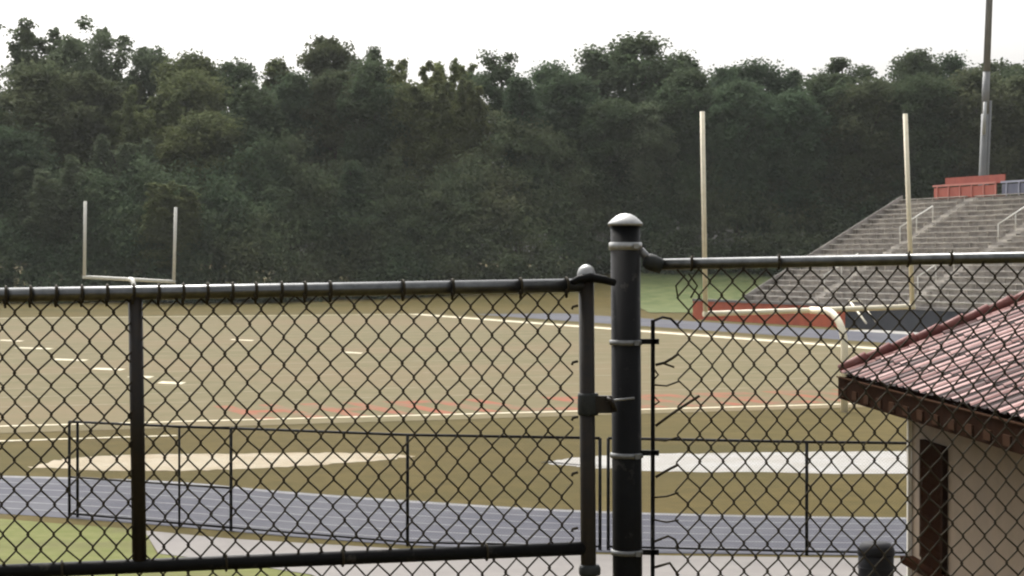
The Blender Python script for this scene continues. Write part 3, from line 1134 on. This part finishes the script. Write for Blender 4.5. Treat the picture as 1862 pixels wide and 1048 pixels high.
def chain(m, O, U, W_, top, bot, w_, h_, r, seed, i0=0, left=None, topf=None):
    """woven chain-link: zig-zag wires that hook round each other, fabric hung from O along U"""
    rj = random.Random(seed)
    Nn = Vector((-U.y, U.x, 0)).normalized() * -1   # towards the camera
    if Nn.y > 0: Nn = -Nn
    n = int(W_ / (w_ / 2))
    ph = [rj.uniform(0, 6.28) for _ in range(6)]
    steps = int((top - bot) / (h_ / 2))

    def warp(a, z):
        dx = .0035 * math.sin(a * 9 + ph[0] + z * 5) + .0022 * math.sin(a * 23 + ph[1] - z * 13)
        dz = .0045 * math.sin(a * 7 + ph[2]) + .0025 * math.sin(a * 19 + z * 9 + ph[3])
        return dx, dz
    for i in range(i0, n):
        xl, xr = i * w_ / 2, (i + 1) * w_ / 2
        pts = []
        for j in range(steps + 1):
            right = (j + i) % 2 == 1
            a = (xr + r * .9) if right else (xl - r * .9)
            z = -j * h_ / 2
            dx, dz = warp(xr if right else xl, z)
            sgn = 1 if right else -1
            zz = z + dz + rj.gauss(0, .0006)
            base = O + U * (a + dx + rj.gauss(0, .0006)) + Vector((0, 0, zz))
            # a short vertical bit at the hook, crossing from front to back
            pts.append(base + Vector((0, 0, .004)) + Nn * (r * .95 * sgn) - U * (.0025 * sgn))
            pts.append(base + Nn * (r * .2 * sgn))
            pts.append(base - Vector((0, 0, .004)) - Nn * (r * .95 * sgn) - U * (.0025 * sgn))
        m.tube(pts, r, 6)


# --- gate
GR = at(1066, 519, 6.12)                     # rail meets the right stile
GLp = at(0, 537, 5.72)
GU = (GLp - GR); GU = GU / abs(GU.x)         # per metre to the left
GLX = 2.02                                   # gate width to the left stile out of frame
MR = at(1066, 997, 6.12)
MLp = at(0, 1040, 5.72)
gt = thing('chain_link_gate', Vector((GR.x - 1.0, GR.y - .3, ZG)), 'wide black chain-link gate in the foreground left of the thick black post', 'gate')
rr_ = .0205


def gp(u, z=0.0):
    p = GR + GU * u
    return Vector((p.x, p.y, p.z + z))


MB().tube([gp(.0), gp(GLX)], rr_, 16).build('top_rail', M['railgrey'], gt)
mrd = (MLp - MR) / abs((MLp - MR).x)
MB().tube([MR, MR + mrd * GLX], rr_, 16).build('middle_rail', M['black'], gt)
stile_low = Vector((GR.x + .012, GR.y, ZG + .12))
MB().tube([GR + Vector((0, 0, .035)), GR.lerp(stile_low, .5), stile_low], .0232, 16).build('stile', M['brownblack'], gt)
MB().tube([gp(GLX, .035), gp(GLX) + Vector((0, 0, ZG + .12 - gp(GLX).z))], .0232, 16).build('stile', M['brownblack'], gt)
b_t = at(246, 534, 5.72 + .4 * 246 / 1066)
b_b = at(253.5, 1020, 5.72 + .4 * 250 / 1066)
MB().tube([b_t, b_b], .0208, 16).build('upright', M['brownblack'], gt)
MB().tube([Vector((GR.x + .012, GR.y, ZG + .13)), Vector((gp(GLX).x, gp(GLX).y, ZG + .13))], rr_, 12).build('bottom_rail', M['black'], gt)
dome = [(.0275, 0), (.0285, .012), (.027, .022), (.022, .033), (.013, .041), (.001, .045)]
MB().lathe(GR + Vector((0, 0, .018)), dome, 20).build('stile_cap', M['galv'], gt)
MB().lathe(gp(GLX, .03), dome, 20).build('stile_cap', M['galv'], gt)
# fabric
m_ = MB()
FW, FH, FR = .0690, .0835, .0027
fo = gp(.045, -.012); fo.y -= .006
chain(m_, fo, GU.normalized(), GLX - .06, 0, -(fo.z - ZG - .14), FW, FH, FR, 4)
m_.build('gate_mesh', M['wire'], gt)
# ties looped over the rail
k = 0
tieu = []
u = .06
while u < GLX:
    tieu.append(u)
    u += .069 * (1 if u > .62 else 2 + (k % 2)) * random.Random(k + 50).uniform(.95, 1.05)
    k += 1
for u in tieu:
    m_ = MB()
    m_.ring(gp(u), GU, rr_ + .0035, .0042, 14)
    q = gp(u)
    m_.tube([q + Vector((0, -.024, -.012)), q + Vector((0, -.008, -.035))], .004, 6)
    m_.build('tie_wire', M['wire'], gt)
for u in (.3, .72, 1.05, 1.5):
    m_ = MB()
    m_.ring(MR + mrd * u, mrd, rr_ + .003, .0035, 14)
    m_.build('tie_wire', M['wire'], gt)
# short ties from fabric to the stile
for k in range(9):
    z = -.06 - k * FH * 2
    p = gp(.045, z); p.y -= .004
    m_ = MB()
    m_.tube([p + Vector((.02, 0, 0)), p + Vector((.004, 0, -.004)), p + Vector((.002, 0, -.012))], .0045, 6)
    m_.build('tie_wire', M['wire'], gt)
# latch and lower collar
PB = at(1139, 700, 6.2)                      # thick post axis
lz = at(1075, 735, 6.12).z
lt = MB()
lt.lathe(Vector((GR.x + .006, GR.y, lz - .033)), [(.030, 0), (.032, .006), (.032, .058), (.030, .066)], 20)
latch = lt.build('latch', M['greymetal'], gt)
m_ = MB()
m_.box(Vector((GR.x + .052, GR.y - .012, lz)), (.026, 0, 0), (0, .012, 0), (0, 0, .026))
m_.tube([Vector((GR.x + .06, GR.y - .03, lz + .018)), Vector((GR.x + .075, GR.y - .035, lz + .012)), Vector((GR.x + .085, GR.y - .03, lz - .02))], .008, 8)
m_.build('latch_fork', M['brownblack'], latch)
m_ = MB()
m_.tube([Vector((GR.x + .07, GR.y - .03, lz + .012)), Vector((PB.x + .02, PB.y - .052, lz + .016))], .004, 6)
m_.build('latch_rod', M['galv'], latch)
cz = at(1070, 1034, 6.12).z
MB().lathe(Vector((GR.x + .011, GR.y, cz - .02)), [(.030, 0), (.033, .006), (.033, .022), (.028, .032)], 20).build('collar', M['greymetal'], gt)
# strap arm from the stile head to the post
m_ = MB()
m_.tube([at(1036, 517, 6.10), at(1052, 508, 6.09), at(1072, 504, 6.10), at(1098, 509, 6.11), at(1116, 514, 6.14)], [.009, .012, .014, .012, .011], 10)
m_.build('hinge_strap', M['black'], gt)

# --- thick post with the right-hand fence
nf = thing('chain_link_fence', Vector((PB.x, PB.y, ZG)), 'black chain-link fence section with thick domed post right of the gate', 'fence')
ptop = at(1137, 408, 6.2)
pbot = at(1141, 1048, 6.2)
pd = (pbot - ptop) / (ptop.z - pbot.z)
pend = ptop + pd * (ptop.z - ZG + .3)


def pz(y):                                   # post axis at a photo row
    t = (at(1139, y, 6.2).z - ptop.z)
    return ptop - pd * t


PR = .0452
post = MB().tube([ptop, pend], PR, 28).build('terminal_post', M['black'], nf)
MB().lathe(pz(411), [(.0505, 0), (.0540, .004), (.0525, .009), (.041, .020), (.029, .030), (.015, .0365), (.001, .038)], 28).build('post_cap', M['galv'], post)
for (y, m1, hh) in ((448, 'galv', .024), (623, 'dullgalv', .016), (828, 'dullgalv', .016), (1004, 'dullgalv', .016)):
    c = pz(y)
    MB().lathe(c - Vector((0, 0, hh / 2)), [(PR + .001, 0), (PR + .0055, .001), (PR + .0055, hh - .001), (PR + .001, hh)], 28).build('brace_band', M[m1], post)
    MB().box(c + Vector((.03, -PR - .004, 0)), (.007, 0, 0), (0, .006, 0), (0, 0, .007)).build('band_bolt', M[m1], post)
RA = at(1203, 481, 6.2)
RB = at(1862, 468.5, 6.32)
rd = (RB - RA) / (RB - RA).x
REND = RA + rd * 4.9
MB().tube([RA - rd * .01, REND], .0172, 16).build('top_rail', M['railgrey'], nf)
cu = MB()
cu.lathe(RA - rd * .045 + Vector((0, 0, .012)), [(.001, -.012), (.018, -.008), (.025, .004), (.026, .02), (.022, .05)], 18, axis=(.92, 0, -.36))
cu.build('rail_cup', M['greymetal'], nf)
MB().tube([pz(455) + Vector((PR, -.01, 0)), RA - rd * .035 + Vector((0, 0, .012))], .012, 8).build('brace_bolt', M['dullgalv'], nf)
for q in (2.4, 4.9):
    e_ = RA + rd * q
    MB().tube([e_ + Vector((0, .03, .05)), Vector((e_.x, e_.y + .03, ZG - .3))], .03, 14).build('line_post', M['black'], nf)
tb = MB()
b0, b1 = at(1187, 582, 6.2), at(1188, 1048, 6.2)
tb.box(Vector((b0.x, b0.y - .004, (b0.z + ZG + .05) / 2)), (.0062, 0, 0), (0, .003, 0), (0, 0, (b0.z - ZG - .05) / 2))
tb.tube([at(1188, 584, 6.19), at(1205, 577, 6.19), at(1220, 580, 6.19), at(1234, 594, 6.19)], .0042, 6)
tb.build('tension_bar', M['black'], nf)
for y in (621, 823, 1003):
    m_ = MB()
    q = pz(y)
    bx = Vector((b0.x, b0.y, q.z))
    m_.box((Vector((q.x + PR, q.y - .012, q.z)) + bx) / 2 + Vector((.006, -.006, 0)), ((bx.x - q.x - PR) / 2 + .012, 0, 0), (0, .008, 0), (0, 0, .008))
    m_.tube([bx + Vector((.002, -.02, 0)), bx + Vector((.002, .03, 0))], .008, 8)
    m_.build('tension_band_bolt', M['black'], nf)
# fabric
m_ = MB()
FO = at(1232, 492, 6.19)
n0 = rd.normalized()
chain(m_, FO, n0, 4.75, 0, -(FO.z - ZG - .05), .0688, .0845, .0027, 9)
# frayed left edge: loose strands pulled towards the tension bar
for pl, r in (([(1246, 500), (1229, 520), (1233, 543)], .003), ([(1252, 498), (1268, 520), (1256, 542)], .003),
              ([(1192, 664), (1208, 660), (1222, 652), (1234, 643)], .0048), ([(1206, 661), (1226, 668)], .0035),
              ([(1192, 775), (1216, 757), (1233, 745), (1272, 720)], .0046), ([(1192, 868), (1214, 855), (1234, 845)], .0045),
              ([(1190, 985), (1215, 975), (1228, 982), (1234, 997)], .004), ([(1190, 1032), (1218, 1024), (1234, 1047)], .0045),
              ([(1188, 700), (1212, 702), (1234, 694)], .003), ([(1188, 800), (1210, 802), (1234, 795)], .003),
              ([(1188, 905), (1212, 903), (1234, 896)], .003), ([(1188, 945), (1212, 950), (1234, 946)], .003),
              ([(1189, 690), (1197, 682), (1190, 672)], .003), ([(1188, 738), (1199, 731), (1190, 722)], .003)):
    m_.tube([at(x, y, 6.19) for x, y in pl], r, 6)
m_.build('fence_mesh', M['wire'], nf)
for k in range(16):
    if k in (1, 3, 4, 7): continue
    c = RA + rd * (.09 + k * .135)
    m_ = MB()
    m_.ring(c, rd, .0172 + .003, .0038, 14)
    m_.tube([c + Vector((0, -.02, .004)), c + Vector((.004, -.012, .026))], .0035, 6)
    m_.build('tie_wire', M['wire'], nf)

# ------------------------------------------------------------------ thin haze over the whole place
hm = bpy.data.materials.new('haze')
hm.use_nodes = True
ht = hm.node_tree
ht.nodes.clear()
hv = ht.nodes.new('ShaderNodeVolumePrincipled')
hv.inputs['Color'].default_value = (.93, .96, .93, 1)
hv.inputs['Density'].default_value = HAZE
ho = ht.nodes.new('ShaderNodeOutputMaterial')
ht.links.new(hv.outputs[0], ho.inputs['Volume'])
hb = MB().box((0, 150, 19), (160, 0, 0), (0, 190, 0), (0, 0, 22.5))
hz = hb.build('haze', hm)
tag(hz, 'thin pale air between the field and the wood', 'haze', kind='stuff')
